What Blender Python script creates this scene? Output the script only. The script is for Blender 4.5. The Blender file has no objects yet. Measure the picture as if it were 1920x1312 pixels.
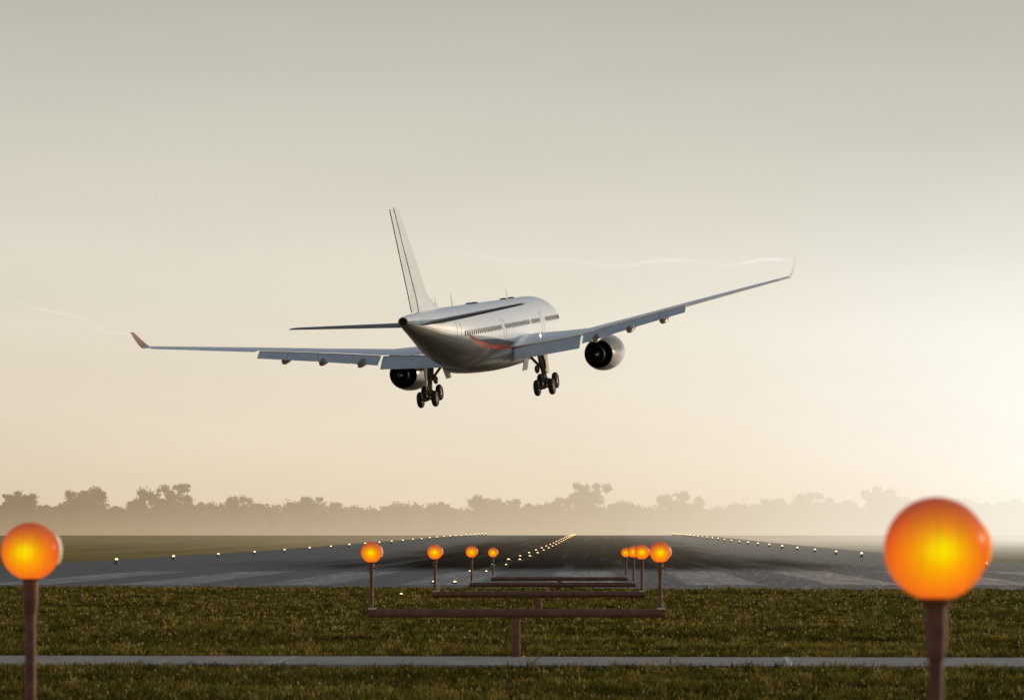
import bpy, math, random
import numpy as np
from mathutils import Matrix, Vector

random.seed(7)
rng = np.random.default_rng(11)
S = bpy.context.scene
COL = S.collection
PI = math.pi

# ------------------------------------------------------------------ helpers
def mesh_obj(name, verts, faces, mat=None, parent=None, smooth=True, mats=None, midx=None):
    me = bpy.data.meshes.new(name)
    me.from_pydata([tuple(map(float, v)) for v in verts], [], [tuple(int(i) for i in f) for f in faces])
    me.update()
    for m in (mats or ([mat] if mat else [])):
        me.materials.append(m)
    if midx is not None:
        me.polygons.foreach_set('material_index', midx)
    if smooth:
        me.polygons.foreach_set('use_smooth', [True] * len(me.polygons))
        try:
            me.set_sharp_from_angle(angle=math.radians(38))
        except Exception:
            pass
    o = bpy.data.objects.new(name, me)
    COL.objects.link(o)
    if parent:
        o.parent = parent
    return o

def tri_obj(name, V, F, mat, parent=None, col=None, nv=3):
    """big meshes from numpy arrays; F is (n, nv)"""
    me = bpy.data.meshes.new(name)
    n = len(F)
    me.vertices.add(len(V)); me.vertices.foreach_set('co', np.asarray(V, np.float32).ravel())
    me.loops.add(n * nv); me.loops.foreach_set('vertex_index', np.asarray(F, np.int32).ravel())
    me.polygons.add(n)
    me.polygons.foreach_set('loop_start', np.arange(0, n * nv, nv, dtype=np.int32))
    try:
        me.polygons.foreach_set('loop_total', np.full(n, nv, np.int32))
    except Exception:
        pass
    if col is not None:
        a = me.color_attributes.new('tint', 'FLOAT_COLOR', 'POINT')
        a.data.foreach_set('color', np.asarray(col, np.float32).ravel())
    me.update(); me.validate()
    me.materials.append(mat)
    o = bpy.data.objects.new(name, me)
    COL.objects.link(o)
    if parent:
        o.parent = parent
    return o

def empty(name, loc=(0, 0, 0)):
    o = bpy.data.objects.new(name, None)
    o.empty_display_size = .2
    o.location = loc
    COL.objects.link(o)
    return o

def tag(o, label=None, cat=None, group=None, kind=None):
    if label: o['label'] = label
    if cat: o['category'] = cat
    if group: o['group'] = group
    if kind: o['kind'] = kind
    return o

def copy_tree(o, parent=None):
    c = o.copy(); COL.objects.link(c)
    c.parent = parent
    for ch in list(o.children):
        copy_tree(ch, c)
    return c

class MB:
    def __init__(s): s.v = []; s.f = []; s.m = []
    def add(s, V, F, m=0):
        b = len(s.v); s.v += [tuple(v) for v in V]; s.f += [tuple(i + b for i in f) for f in F]; s.m += [m] * len(F)
    def loft(s, rings, cap=True, m=0, closed=True):
        n = len(rings[0]); V = [p for r in rings for p in r]; F = []
        for i in range(len(rings) - 1):
            for j in range(n if closed else n - 1):
                k = (j + 1) % n
                F.append((i * n + j, i * n + k, (i + 1) * n + k, (i + 1) * n + j))
        if cap:
            F.append(tuple(reversed(range(n)))); F.append(tuple((len(rings) - 1) * n + j for j in range(n)))
        s.add(V, F, m)
    def tube(s, pts, radii, n=12, m=0, cap=True):
        pts = [Vector(p) for p in pts]
        if not hasattr(radii, '__len__'): radii = [radii] * len(pts)
        rings = []
        for i, p in enumerate(pts):
            d = (pts[min(i + 1, len(pts) - 1)] - pts[max(i - 1, 0)])
            if d.length < 1e-9: d = pts[-1] - pts[0]
            d.normalize()
            a = Vector((0, 0, 1)) if abs(d.z) < .9 else Vector((0, 1, 0))
            u = d.cross(a).normalized(); w = u.cross(d).normalized()
            rings.append([p + (u * math.cos(t) + w * math.sin(t)) * radii[i] for t in [2 * PI * k / n for k in range(n)]])
        s.loft(rings, cap, m)
    def lathe(s, prof, axis='Y', c=(0, 0, 0), n=32, m=0, cap=False):
        """prof: (along, radius) pairs"""
        c = Vector(c); rings = []
        for a, r in prof:
            ring = []
            for k in range(n):
                t = 2 * PI * k / n; x, z = r * math.cos(t), r * math.sin(t)
                ring.append(c + (Vector((x, a, z)) if axis == 'Y' else Vector((x, z, a)) if axis == 'Z' else Vector((a, x, z))))
            rings.append(ring)
        s.loft(rings, cap, m)
    def box(s, c, d, R=None, m=0, bev=0.0):
        c = Vector(c); hx, hy, hz = [q / 2 for q in d]
        b = min(bev, hx * .9, hy * .9, hz * .9)
        if b <= 0:
            P = [Vector((x, y, z)) for x in (-hx, hx) for y in (-hy, hy) for z in (-hz, hz)]
            F = [(0, 1, 3, 2), (4, 6, 7, 5), (0, 4, 5, 1), (2, 3, 7, 6), (0, 2, 6, 4), (1, 5, 7, 3)]
        else:
            def ring(z, e):
                X, Y = hx - e, hy - e
                return [Vector(q) for q in ((X - b, -Y, z), (X, -Y + b, z), (X, Y - b, z), (X - b, Y, z), (-X + b, Y, z), (-X, Y - b, z), (-X, -Y + b, z), (-X + b, -Y, z))]
            rr = [ring(-hz, b * .9), ring(-hz + b, 0), ring(hz - b, 0), ring(hz, b * .9)]
            P = [p for r in rr for p in r]; F = []
            for i in range(3):
                for j in range(8):
                    k = (j + 1) % 8; F.append((i * 8 + j, i * 8 + k, (i + 1) * 8 + k, (i + 1) * 8 + j))
            F.append(tuple(reversed(range(8)))); F.append(tuple(24 + j for j in range(8)))
        if R is not None: P = [R @ p for p in P]
        s.add([p + c for p in P], F, m)
    def sphere(s, c, r, nu=32, nv=20, m=0, sc=(1, 1, 1)):
        c = Vector(c); rings = []
        for i in range(nv + 1):
            t = -PI / 2 + PI * i / nv; rr = max(r * math.cos(t), r * 1e-3)
            rings.append([c + Vector((rr * math.cos(2 * PI * k / nu) * sc[0], rr * math.sin(2 * PI * k / nu) * sc[1], r * math.sin(t) * sc[2])) for k in range(nu)])
        s.loft(rings, True, m)
    def build(s, name, mat, parent=None, smooth=True):
        mats = mat if isinstance(mat, list) else [mat]
        return mesh_obj(name, s.v, s.f, None, parent, smooth, mats, s.m)

# ------------------------------------------------------------------ node helpers
def new_mat(name):
    m = bpy.data.materials.new(name); m.use_nodes = True
    nt = m.node_tree; nt.nodes.clear()
    out = nt.nodes.new('ShaderNodeOutputMaterial')
    return m, nt, out
def N(nt, t, **kw):
    n = nt.nodes.new(t)
    for k, v in kw.items(): setattr(n, k, v)
    return n
def L(nt, a, b): nt.links.new(a, b)
def setv(nt, sock, v):
    if hasattr(v, 'node') or isinstance(v, bpy.types.NodeSocket): L(nt, v, sock)
    else: sock.default_value = v
def M(nt, op, a, b=None, c=None, clamp=False):
    n = N(nt, 'ShaderNodeMath', operation=op, use_clamp=clamp)
    setv(nt, n.inputs[0], a)
    if b is not None: setv(nt, n.inputs[1], b)
    if c is not None: setv(nt, n.inputs[2], c)
    return n.outputs[0]
def SM(nt, v, a, b, lo=0., hi=1., typ='SMOOTHSTEP'):
    n = N(nt, 'ShaderNodeMapRange', interpolation_type=typ)
    setv(nt, n.inputs[0], v)
    n.inputs[1].default_value = a; n.inputs[2].default_value = b; n.inputs[3].default_value = lo; n.inputs[4].default_value = hi
    return n.outputs[0]
def MIX(nt, f, a, b, blend='MIX'):
    n = N(nt, 'ShaderNodeMix', data_type='RGBA', blend_type=blend)
    setv(nt, n.inputs[0], f); setv(nt, n.inputs[6], a); setv(nt, n.inputs[7], b)
    return n.outputs[2]
def RAMP(nt, v, stops):
    n = N(nt, 'ShaderNodeValToRGB'); e = n.color_ramp.elements
    while len(e) < len(stops): e.new(.5)
    for i, (p, c) in enumerate(stops):
        e[i].position = p; e[i].color = (*c, 1) if len(c) == 3 else c
    setv(nt, n.inputs[0], v)
    return n.outputs[0]
def NOISE(nt, vec, scale=5., detail=4., rough=.55, out=0, dim='3D'):
    n = N(nt, 'ShaderNodeTexNoise', noise_dimensions=dim)
    if vec is not None: L(nt, vec, n.inputs['Vector'])
    n.inputs['Scale'].default_value = scale; n.inputs['Detail'].default_value = detail; n.inputs['Roughness'].default_value = rough
    return n.outputs[out]
def POS(nt):
    g = N(nt, 'ShaderNodeNewGeometry'); s = N(nt, 'ShaderNodeSeparateXYZ'); L(nt, g.outputs['Position'], s.inputs[0])
    return g.outputs['Position'], s.outputs[0], s.outputs[1], s.outputs[2]
def VS(nt, vec, sc):
    n = N(nt, 'ShaderNodeVectorMath', operation='MULTIPLY'); L(nt, vec, n.inputs[0]); n.inputs[1].default_value = sc
    return n.outputs[0]
def BSDF(nt, out=None, **kw):
    b = N(nt, 'ShaderNodeBsdfPrincipled')
    for k, v in kw.items(): setv(nt, b.inputs[k.replace('_', ' ')], v)
    if out is not None: L(nt, b.outputs[0], out.inputs[0])
    return b
def BUMP(nt, h, strength=.3, dist=.02):
    n = N(nt, 'ShaderNodeBump'); n.inputs['Strength'].default_value = strength; n.inputs['Distance'].default_value = dist
    L(nt, h, n.inputs['Height'])
    return n.outputs[0]
def c4(r, g, b): return (r, g, b, 1)
def srgb(r, g, b):
    f = lambda v: (v / 255) / 12.92 if v / 255 <= .04045 else ((v / 255 + .055) / 1.055) ** 2.4
    return (f(r), f(g), f(b))

# ------------------------------------------------------------------ camera
CAMZ = 1.56
F1 = 3427.0            # focal length in units of a 1316-wide picture
VPX, VPY = 765., 684.  # where the runway direction vanishes
cam = bpy.data.cameras.new('camera'); co = bpy.data.objects.new('camera', cam); COL.objects.link(co)
co.location = (0, 0, CAMZ); co.rotation_euler = (PI / 2, 0, 0)
cam.sensor_width = 36; cam.lens = F1 / 1316 * 36
cam.shift_x = -(VPX - 658) / 1316; cam.shift_y = (VPY - 449.65) / 1316
cam.clip_start = .1; cam.clip_end = 12000
cam.dof.use_dof = True; cam.dof.focus_distance = 150; cam.dof.aperture_fstop = 5.0
S.camera = co

# ------------------------------------------------------------------ light, sky
SUN_AZ, SUN_EL = math.radians(56), math.radians(9)      # azimuth to the right of the runway direction
sd = Vector((math.sin(SUN_AZ) * math.cos(SUN_EL), math.cos(SUN_AZ) * math.cos(SUN_EL), math.sin(SUN_EL)))
sun = bpy.data.lights.new('sun', 'SUN'); sun.energy = 2.0; sun.angle = math.radians(.6); sun.color = (1, .80, .56)
so = bpy.data.objects.new('sun', sun); COL.objects.link(so); so.location = (40, 30, 60)
so.rotation_euler = sd.to_track_quat('Z', 'Y').to_euler()

W = bpy.data.worlds.new('World'); S.world = W; W.use_nodes = True
nt = W.node_tree; nt.nodes.clear()
wo = N(nt, 'ShaderNodeOutputWorld')
sky = N(nt, 'ShaderNodeTexSky', sky_type='NISHITA'); sky.sun_disc = False
sky.sun_elevation = SUN_EL; sky.sun_rotation = SUN_AZ; sky.dust_density = 3.0; sky.air_density = 1.0; sky.ozone_density = 1.0
b1 = N(nt, 'ShaderNodeBackground'); L(nt, sky.outputs[0], b1.inputs[0]); b1.inputs[1].default_value = .13
tc = N(nt, 'ShaderNodeTexCoord'); nv_ = N(nt, 'ShaderNodeVectorMath', operation='NORMALIZE'); L(nt, tc.outputs['Generated'], nv_.inputs[0])
sp = N(nt, 'ShaderNodeSeparateXYZ'); L(nt, nv_.outputs[0], sp.inputs[0])
el = sp.outputs[2]
hz = RAMP(nt, M(nt, 'MULTIPLY', el, 2.5), [      # low haze: position = sin(elevation) * 2.5
    (0.00, srgb(229, 209, 180)), (0.035, srgb(232, 214, 187)), (0.10, srgb(233, 220, 198)), (0.19, srgb(230, 222, 204)),
    (0.27, srgb(221, 216, 201)), (0.36, srgb(206, 203, 190)), (0.50, srgb(184, 182, 172)), (1.0, srgb(150, 157, 165))])
dt = N(nt, 'ShaderNodeVectorMath', operation='DOT_PRODUCT'); L(nt, nv_.outputs[0], dt.inputs[0]); dt.inputs[1].default_value = (math.sin(SUN_AZ), math.cos(SUN_AZ), 0)
az = RAMP(nt, SM(nt, dt.outputs['Value'], -1, 1, 0, 1, 'LINEAR'), [
    (0.0, (.36, .41, .48)), (.5, (.37, .395, .435)), (.68, (.47, .462, .455)), (.74, (.51, .506, .502)), (.775, (.53, .532, .54)), (.80, (.56, .572, .60)), (.825, (.605, .645, .72)), (.85, (.66, .73, .86)), (1.0, (.80, .84, .90))])
az = MIX(nt, SM(nt, el, .01, .16, 0, .93), az, c4(.512, .506, .500))
az2 = N(nt, 'ShaderNodeVectorMath', operation='SCALE'); L(nt, az, az2.inputs[0]); az2.inputs['Scale'].default_value = 2.0
# faint uneven bands of haze
cl = NOISE(nt, VS(nt, nv_.outputs[0], (2.2, 2.2, 14)), 2.0, 5, .5)
clf = SM(nt, cl, .3, .7, .965, 1.03, 'LINEAR')
hcol = MIX(nt, 1.0, hz, az2.outputs[0], 'MULTIPLY')
hc2 = N(nt, 'ShaderNodeVectorMath', operation='SCALE'); L(nt, hcol, hc2.inputs[0]); L(nt, clf, hc2.inputs['Scale'])
b2 = N(nt, 'ShaderNodeBackground'); L(nt, hc2.outputs[0], b2.inputs[0]); b2.inputs[1].default_value = 1.0
wm = N(nt, 'ShaderNodeMixShader'); L(nt, SM(nt, el, .2, .55, 0, .8), wm.inputs[0]); L(nt, b2.outputs[0], wm.inputs[1]); L(nt, b1.outputs[0], wm.inputs[2])
L(nt, wm.outputs[0], wo.inputs[0])
S.view_settings.view_transform = 'Standard'; S.view_settings.look = 'None'; S.view_settings.exposure = 0

# ------------------------------------------------------------------ terrain profile
HD = [(-200, 1.56), (0, 1.56), (86, 1.56), (134, 1.60), (170, 1.61), (206, 1.57), (240, 1.50), (312, 1.33), (411, .98), (514, .70), (593, .60), (650, .85), (720, 1.5), (860, 2.8), (1000, 3.2), (9000, 3.2)]
_d = np.arange(-200, 2000, 4.0); _h = np.interp(_d, [a for a, b in HD], [b for a, b in HD])
_k = np.ones(15) / 15; _hs = np.convolve(np.pad(_h, 7, mode='edge'), _k, 'valid')
_hs[_d < 78] = 1.56
def gz(y): return CAMZ - float(np.interp(y, _d, _hs))
EDGE0, EDGES = 71.6, -.174
def edge_y(x): return EDGE0 + EDGES * (x + 1)

# ------------------------------------------------------------------ materials of the place
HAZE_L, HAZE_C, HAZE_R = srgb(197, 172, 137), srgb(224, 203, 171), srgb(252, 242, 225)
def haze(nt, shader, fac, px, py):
    """mist glow painted into far surfaces as emission: it grows with distance down the field and towards the sun side"""
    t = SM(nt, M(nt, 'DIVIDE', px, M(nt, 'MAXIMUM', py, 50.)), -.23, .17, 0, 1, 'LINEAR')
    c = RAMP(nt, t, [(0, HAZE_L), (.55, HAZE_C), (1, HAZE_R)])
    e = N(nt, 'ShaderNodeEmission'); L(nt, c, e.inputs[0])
    mx = N(nt, 'ShaderNodeMixShader'); setv(nt, mx.inputs[0], fac); L(nt, shader, mx.inputs[1]); L(nt, e.outputs[0], mx.inputs[2])  # surface itself glows with painted-in haze, no mist volume
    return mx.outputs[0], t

def make_ground():
    m, nt, out = new_mat('turf'); p, x, y, z = POS(nt)
    n1 = NOISE(nt, VS(nt, p, (.5, .12, 1)), 1.0, 6, .6); n2 = NOISE(nt, VS(nt, p, (6, 1.2, 1)), 1.0, 5, .7); n3 = NOISE(nt, VS(nt, p, (.03, .012, 1)), 1.0, 4, .6)
    c = RAMP(nt, n1, [(.3, (.022, .026, .006)), (.5, (.042, .040, .009)), (.7, (.066, .056, .013))])
    c = MIX(nt, SM(nt, n2, .35, .7), c, c4(.085, .068, .018))
    c = MIX(nt, SM(nt, n3, .35, .7, 0, .5), c, c4(.03, .03, .008))
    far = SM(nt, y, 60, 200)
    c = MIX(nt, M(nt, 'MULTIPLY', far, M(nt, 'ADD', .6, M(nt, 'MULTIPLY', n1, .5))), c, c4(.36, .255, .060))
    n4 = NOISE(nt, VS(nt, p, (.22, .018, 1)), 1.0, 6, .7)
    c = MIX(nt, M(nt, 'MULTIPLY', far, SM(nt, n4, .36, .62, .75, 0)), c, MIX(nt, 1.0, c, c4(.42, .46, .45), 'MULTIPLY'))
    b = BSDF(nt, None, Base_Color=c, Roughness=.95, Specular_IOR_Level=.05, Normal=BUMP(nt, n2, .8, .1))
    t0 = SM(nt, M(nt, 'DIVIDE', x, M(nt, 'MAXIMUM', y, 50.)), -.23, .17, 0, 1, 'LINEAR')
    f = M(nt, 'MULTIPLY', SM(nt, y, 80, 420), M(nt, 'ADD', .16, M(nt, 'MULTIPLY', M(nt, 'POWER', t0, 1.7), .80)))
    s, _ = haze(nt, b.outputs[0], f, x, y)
    L(nt, s, out.inputs[0]); return m

def make_runway():
    m, nt, out = new_mat('asphalt'); p, x, y, z = POS(nt)
    grain = NOISE(nt, VS(nt, p, (14, 4, 1)), 1.0, 3, .8)
    agg = NOISE(nt, VS(nt, p, (5, .8, 1)), 1.0, 5, .75)
    pat = NOISE(nt, VS(nt, p, (.25, .03, 1)), 1.0, 5, .6)
    streak = NOISE(nt, VS(nt, p, (.9, .012, 1)), 1.0, 5, .65)
    wide = NOISE(nt, VS(nt, p, (.12, .012, 1)), 1.0, 4, .6)
    c = RAMP(nt, pat, [(.3, (.040, .042, .050)), (.7, (.082, .084, .092))])
    # worn threshold stripes along the near end
    u = M(nt, 'ADD', M(nt, 'DIVIDE', M(nt, 'ADD', x, 17.2 + 2.1), 4.2), M(nt, 'MULTIPLY', M(nt, 'SUBTRACT', agg, .5), .22))
    fr = M(nt, 'ABSOLUTE', M(nt, 'SUBTRACT', M(nt, 'FRACT', u), .5))
    st = SM(nt, fr, .20, .30, 1, 0)
    st = M(nt, 'MULTIPLY', st, M(nt, 'MULTIPLY', SM(nt, y, 77.5, 78.5), SM(nt, y, 105, 107, 1, 0)))
    st = M(nt, 'MULTIPLY', st, M(nt, 'MULTIPLY', SM(nt, x, -19.8, -19.4), SM(nt, x, 18.6, 19.0, 1, 0)))
    st = M(nt, 'MULTIPLY', st, SM(nt, NOISE(nt, VS(nt, p, (1.6, .16, 1)), 1.0, 6, .7),   .30, .50, .30, 1))
    c = MIX(nt, M(nt, 'MULTIPLY', st, .95), c, c4(.40, .405, .42))
    # rubber left by tyres
    rb = M(nt, 'MULTIPLY', SM(nt, y, 96, 125), SM(nt, y, 330, 620, 1, .45))
    xo = M(nt, 'ADD', x, M(nt, 'MULTIPLY', M(nt, 'SUBTRACT', wide, .5), 16))
    rb = M(nt, 'MULTIPLY', rb, SM(nt, M(nt, 'ABSOLUTE', M(nt, 'ADD', xo, 2.0)), 5.5, 17, 1, 0))
    rb = M(nt, 'MULTIPLY', rb, SM(nt, streak, .3, .6, .6, 1))
    c = MIX(nt, M(nt, 'MULTIPLY', rb, .94), c, c4(.006, .005, .005))
    c = MIX(nt, SM(nt, agg, .35, .65, .0, .75), c, MIX(nt, 1.0, c, c4(.35, .35, .35), 'MULTIPLY'))
    # dark broken lip at the turf edge
    mott = NOISE(nt, VS(nt, p, (1.1, .10, 1)), 1.0, 6, .7)
    fine = NOISE(nt, VS(nt, p, (7.0, .30, 1)), 1.0, 4, .75)
    c = MIX(nt, SM(nt, mott, .38, .62, .75, 0), c, MIX(nt, 1.0, c, c4(.38, .38, .40), 'MULTIPLY'))
    c = MIX(nt, SM(nt, fine, .36, .58, .7, 0), c, MIX(nt, 1.0, c, c4(.35, .35, .35), 'MULTIPLY'))
    glint = M(nt, 'MULTIPLY', SM(nt, fine, .56, .66), SM(nt, M(nt, 'DIVIDE', x, M(nt, 'MAXIMUM', y, 30.)), -.06, .10, .10, .85))  # sun sparkle painted into the albedo, stronger to the right
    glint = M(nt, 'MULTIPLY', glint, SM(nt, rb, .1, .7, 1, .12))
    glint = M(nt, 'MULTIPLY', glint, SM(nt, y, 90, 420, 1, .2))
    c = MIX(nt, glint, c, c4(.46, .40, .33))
    lip = M(nt, 'SUBTRACT', y, M(nt, 'ADD', EDGE0 + EDGES, M(nt, 'MULTIPLY', x, EDGES)))
    c = MIX(nt, SM(nt, lip, 0.5, 1.6, .85, 0), c, c4(.012, .011, .009))
    h = M(nt, 'ADD', M(nt, 'MULTIPLY', grain, .6), agg)
    rough = M(nt, 'ADD', SM(nt, rb, 0, 1, .46, .85), M(nt, 'MULTIPLY', agg, .2))
    c = MIX(nt, SM(nt, x, -6, 12, 0, .8), c, MIX(nt, 1.0, c, c4(2.4, 1.8, 1.3), 'MULTIPLY'))  # warm low-sun sheen painted into the base colour of the right side
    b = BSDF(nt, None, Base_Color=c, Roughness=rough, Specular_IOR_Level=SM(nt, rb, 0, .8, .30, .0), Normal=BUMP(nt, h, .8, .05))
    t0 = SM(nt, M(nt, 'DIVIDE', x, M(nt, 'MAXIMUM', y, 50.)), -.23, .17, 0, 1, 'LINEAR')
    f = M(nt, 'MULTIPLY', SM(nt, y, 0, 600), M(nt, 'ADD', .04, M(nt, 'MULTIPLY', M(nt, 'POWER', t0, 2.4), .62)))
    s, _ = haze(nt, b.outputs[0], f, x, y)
    L(nt, s, out.inputs[0]); return m

def make_leaf(name, ca, cb):
    m, nt, out = new_mat(name); p, x, y, z = POS(nt)
    n = NOISE(nt, p, .42, 4, .65)
    c = MIX(nt, SM(nt, n, .35, .68), c4(*ca), c4(*cb))
    d = N(nt, 'ShaderNodeBsdfDiffuse'); L(nt, c, d.inputs[0])
    tr = N(nt, 'ShaderNodeBsdfTranslucent'); L(nt, c, tr.inputs[0])
    a = N(nt, 'ShaderNodeMixShader'); a.inputs[0].default_value = .3; L(nt, d.outputs[0], a.inputs[1]); L(nt, tr.outputs[0], a.inputs[2])
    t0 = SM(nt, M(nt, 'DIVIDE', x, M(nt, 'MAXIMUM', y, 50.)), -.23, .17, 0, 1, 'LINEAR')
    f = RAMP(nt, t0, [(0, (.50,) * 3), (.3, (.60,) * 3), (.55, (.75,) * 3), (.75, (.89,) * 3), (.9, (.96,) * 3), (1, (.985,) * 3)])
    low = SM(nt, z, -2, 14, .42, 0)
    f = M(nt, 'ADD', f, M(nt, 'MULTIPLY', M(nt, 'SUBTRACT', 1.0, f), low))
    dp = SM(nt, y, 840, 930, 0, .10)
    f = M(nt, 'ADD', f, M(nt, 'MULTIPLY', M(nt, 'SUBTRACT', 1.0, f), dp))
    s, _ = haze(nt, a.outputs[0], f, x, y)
    L(nt, s, out.inputs[0]); return m

def make_grass():
    m, nt, out = new_mat('grass_blades')
    a = N(nt, 'ShaderNodeAttribute', attribute_name='tint')
    d = N(nt, 'ShaderNodeBsdfDiffuse'); L(nt, a.outputs['Color'], d.inputs[0])
    tr = N(nt, 'ShaderNodeBsdfTranslucent'); L(nt, a.outputs['Color'], tr.inputs[0])
    x = N(nt, 'ShaderNodeMixShader'); x.inputs[0].default_value = .38; L(nt, d.outputs[0], x.inputs[1]); L(nt, tr.outputs[0], x.inputs[2])
    L(nt, x.outputs[0], out.inputs[0]); return m

def simple(name, col, rough=.5, metal=0., spec=.5, coat=0., noise=0., nscale=8., bump=0.):
    m, nt, out = new_mat(name)
    tcx = N(nt, 'ShaderNodeTexCoord')
    n = NOISE(nt, tcx.outputs['Object'], nscale, 5, .6)
    c = MIX(nt, SM(nt, n, .3, .7, 0, 1), c4(*[v * (1 - noise) for v in col]), c4(*[min(1, v * (1 + noise)) for v in col]))
    b = BSDF(nt, out, Base_Color=c, Roughness=SM(nt, n, .3, .7, max(.02, rough - .06), min(1, rough + .06)), Metallic=metal, Specular_IOR_Level=spec, Coat_Weight=coat, Coat_Roughness=.06)
    if bump: L(nt, BUMP(nt, n, bump, .01), b.inputs['Normal'])
    return m

M_turf, M_rwy, M_blade = make_ground(), make_runway(), make_grass()
M_leafA = make_leaf('gum_leaf', (.010, .011, .005), (.15, .13, .065))  # wide tone contrast paints lit and shaded leaf clumps into the colour
M_leafB = make_leaf('scrub_leaf', (.010, .011, .005), (.10, .09, .045))
M_bark = make_leaf('bark', (.05, .04, .025), (.09, .075, .05))
M_rust = simple('rust_brown_paint', (.175, .073, .043), .5, 0, .3, 0, .30, 14, .15)
M_galv = simple('galvanised', (.62, .58, .50), .32, .8, .5, 0, .12, 20)

def make_concrete():
    m, nt, out = new_mat('concrete'); p, x, y, z = POS(nt)
    n = NOISE(nt, p, 3.0, 6, .65); n2 = NOISE(nt, p, 40.0, 4, .7)
    c = RAMP(nt, n, [(.3, (.22, .205, .185)), (.7, (.37, .345, .31))])
    c = MIX(nt, SM(nt, n2, .4, .8, 0, .5), c, c4(.13, .12, .11))
    BSDF(nt, out, Base_Color=c, Roughness=.8, Specular_IOR_Level=.3, Normal=BUMP(nt, n2, .3, .004)); return m
M_conc = make_concrete()
M_joint = simple('joint_filler', (.62, .60, .55), .6, 0, .4, 0, .15, 20)
M_jointd = simple('dark_joint', (.05, .045, .04), .9, 0, .2, 0, .2, 20)

# ------------------------------------------------------------------ ground, runway, path
ys = sorted(set([-150, -60, -20, 0, 12] + list(range(16, 80, 8)) + list(range(80, 1300, 4)) + [1400, 1700, 2200, 3000, 4500, 7000]))
def sheet(name, x0, x1, rows, dz, mat, nx=8, first=None):
    V = []; F = []
    for y in rows:
        for i in range(nx + 1):
            x = x0 + (x1 - x0) * i / nx
            if first and i in (0, nx): x += .28 * math.sin(y * .61 + i) * math.sin(y * .23) + random.uniform(-.12, .12)
            yy = first(x) if (first and y == rows[0]) else y
            V.append((x, yy, gz(yy) + dz))
    for r in range(len(rows) - 1):
        for i in range(nx):
            a = r * (nx + 1) + i; F.append((a, a + 1, a + nx + 2, a + nx + 1))
    return mesh_obj(name, V, F, mat)
g = sheet('ground', -2500, 2500, ys, 0, M_turf, 4); tag(g, 'olive green airfield turf reaching to the misty horizon', 'ground', kind='structure')
r = sheet('runway', -27.7, 21.8, [80] + [y for y in ys if 84 <= y <= 1000], .035, M_rwy, 24, first=edge_y)
tag(r, 'dark asphalt runway with worn pale threshold stripes and black tyre marks', 'runway', kind='structure')
# concrete strip crossing the turf in front of the first bar, slabs with joints
pb = MB(); th = -.045
Rz = Matrix.Rotation(th, 3, 'Z')
YC = 31.55
def strip_pt(u, v, z): return Rz @ Vector((u, v, 0)) + Vector((-1.0, YC, z))
HWD = 1.06
sl = [-24.0] + [-24 + 3.0 * k + .28 for k in range(1, 16)] + [24.0]
for a, b in zip(sl[:-1], sl[1:]):
    k = 0.012
    P = [strip_pt(a + k, -HWD, -.05), strip_pt(b - k, -HWD, -.05), strip_pt(b - k, HWD, -.05), strip_pt(a + k, HWD, -.05)]
    Q = [strip_pt(a + k, -HWD, .045), strip_pt(b - k, -HWD, .045), strip_pt(b - k, HWD, .045), strip_pt(a + k, HWD, .045)]
    pb.add(P + Q, [(4, 5, 6, 7), (0, 1, 5, 4), (1, 2, 6, 5), (2, 3, 7, 6), (3, 0, 4, 7)], 0)
for i, a in enumerate(sl[1:-1]):
    k = .025 if i in (8,) else .012
    P = [strip_pt(a - k, -HWD, .046), strip_pt(a + k, -HWD, .046), strip_pt(a + k, HWD, .046), strip_pt(a - k, HWD, .046)]
    pb.add(P, [(0, 1, 2, 3)], 1 if i in (6, 8, 9) else 2)
path = pb.build('path', [M_conc, M_joint, M_jointd], None, False)
tag(path, 'narrow grey concrete slab path crossing the turf', 'path', kind='structure')

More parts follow.
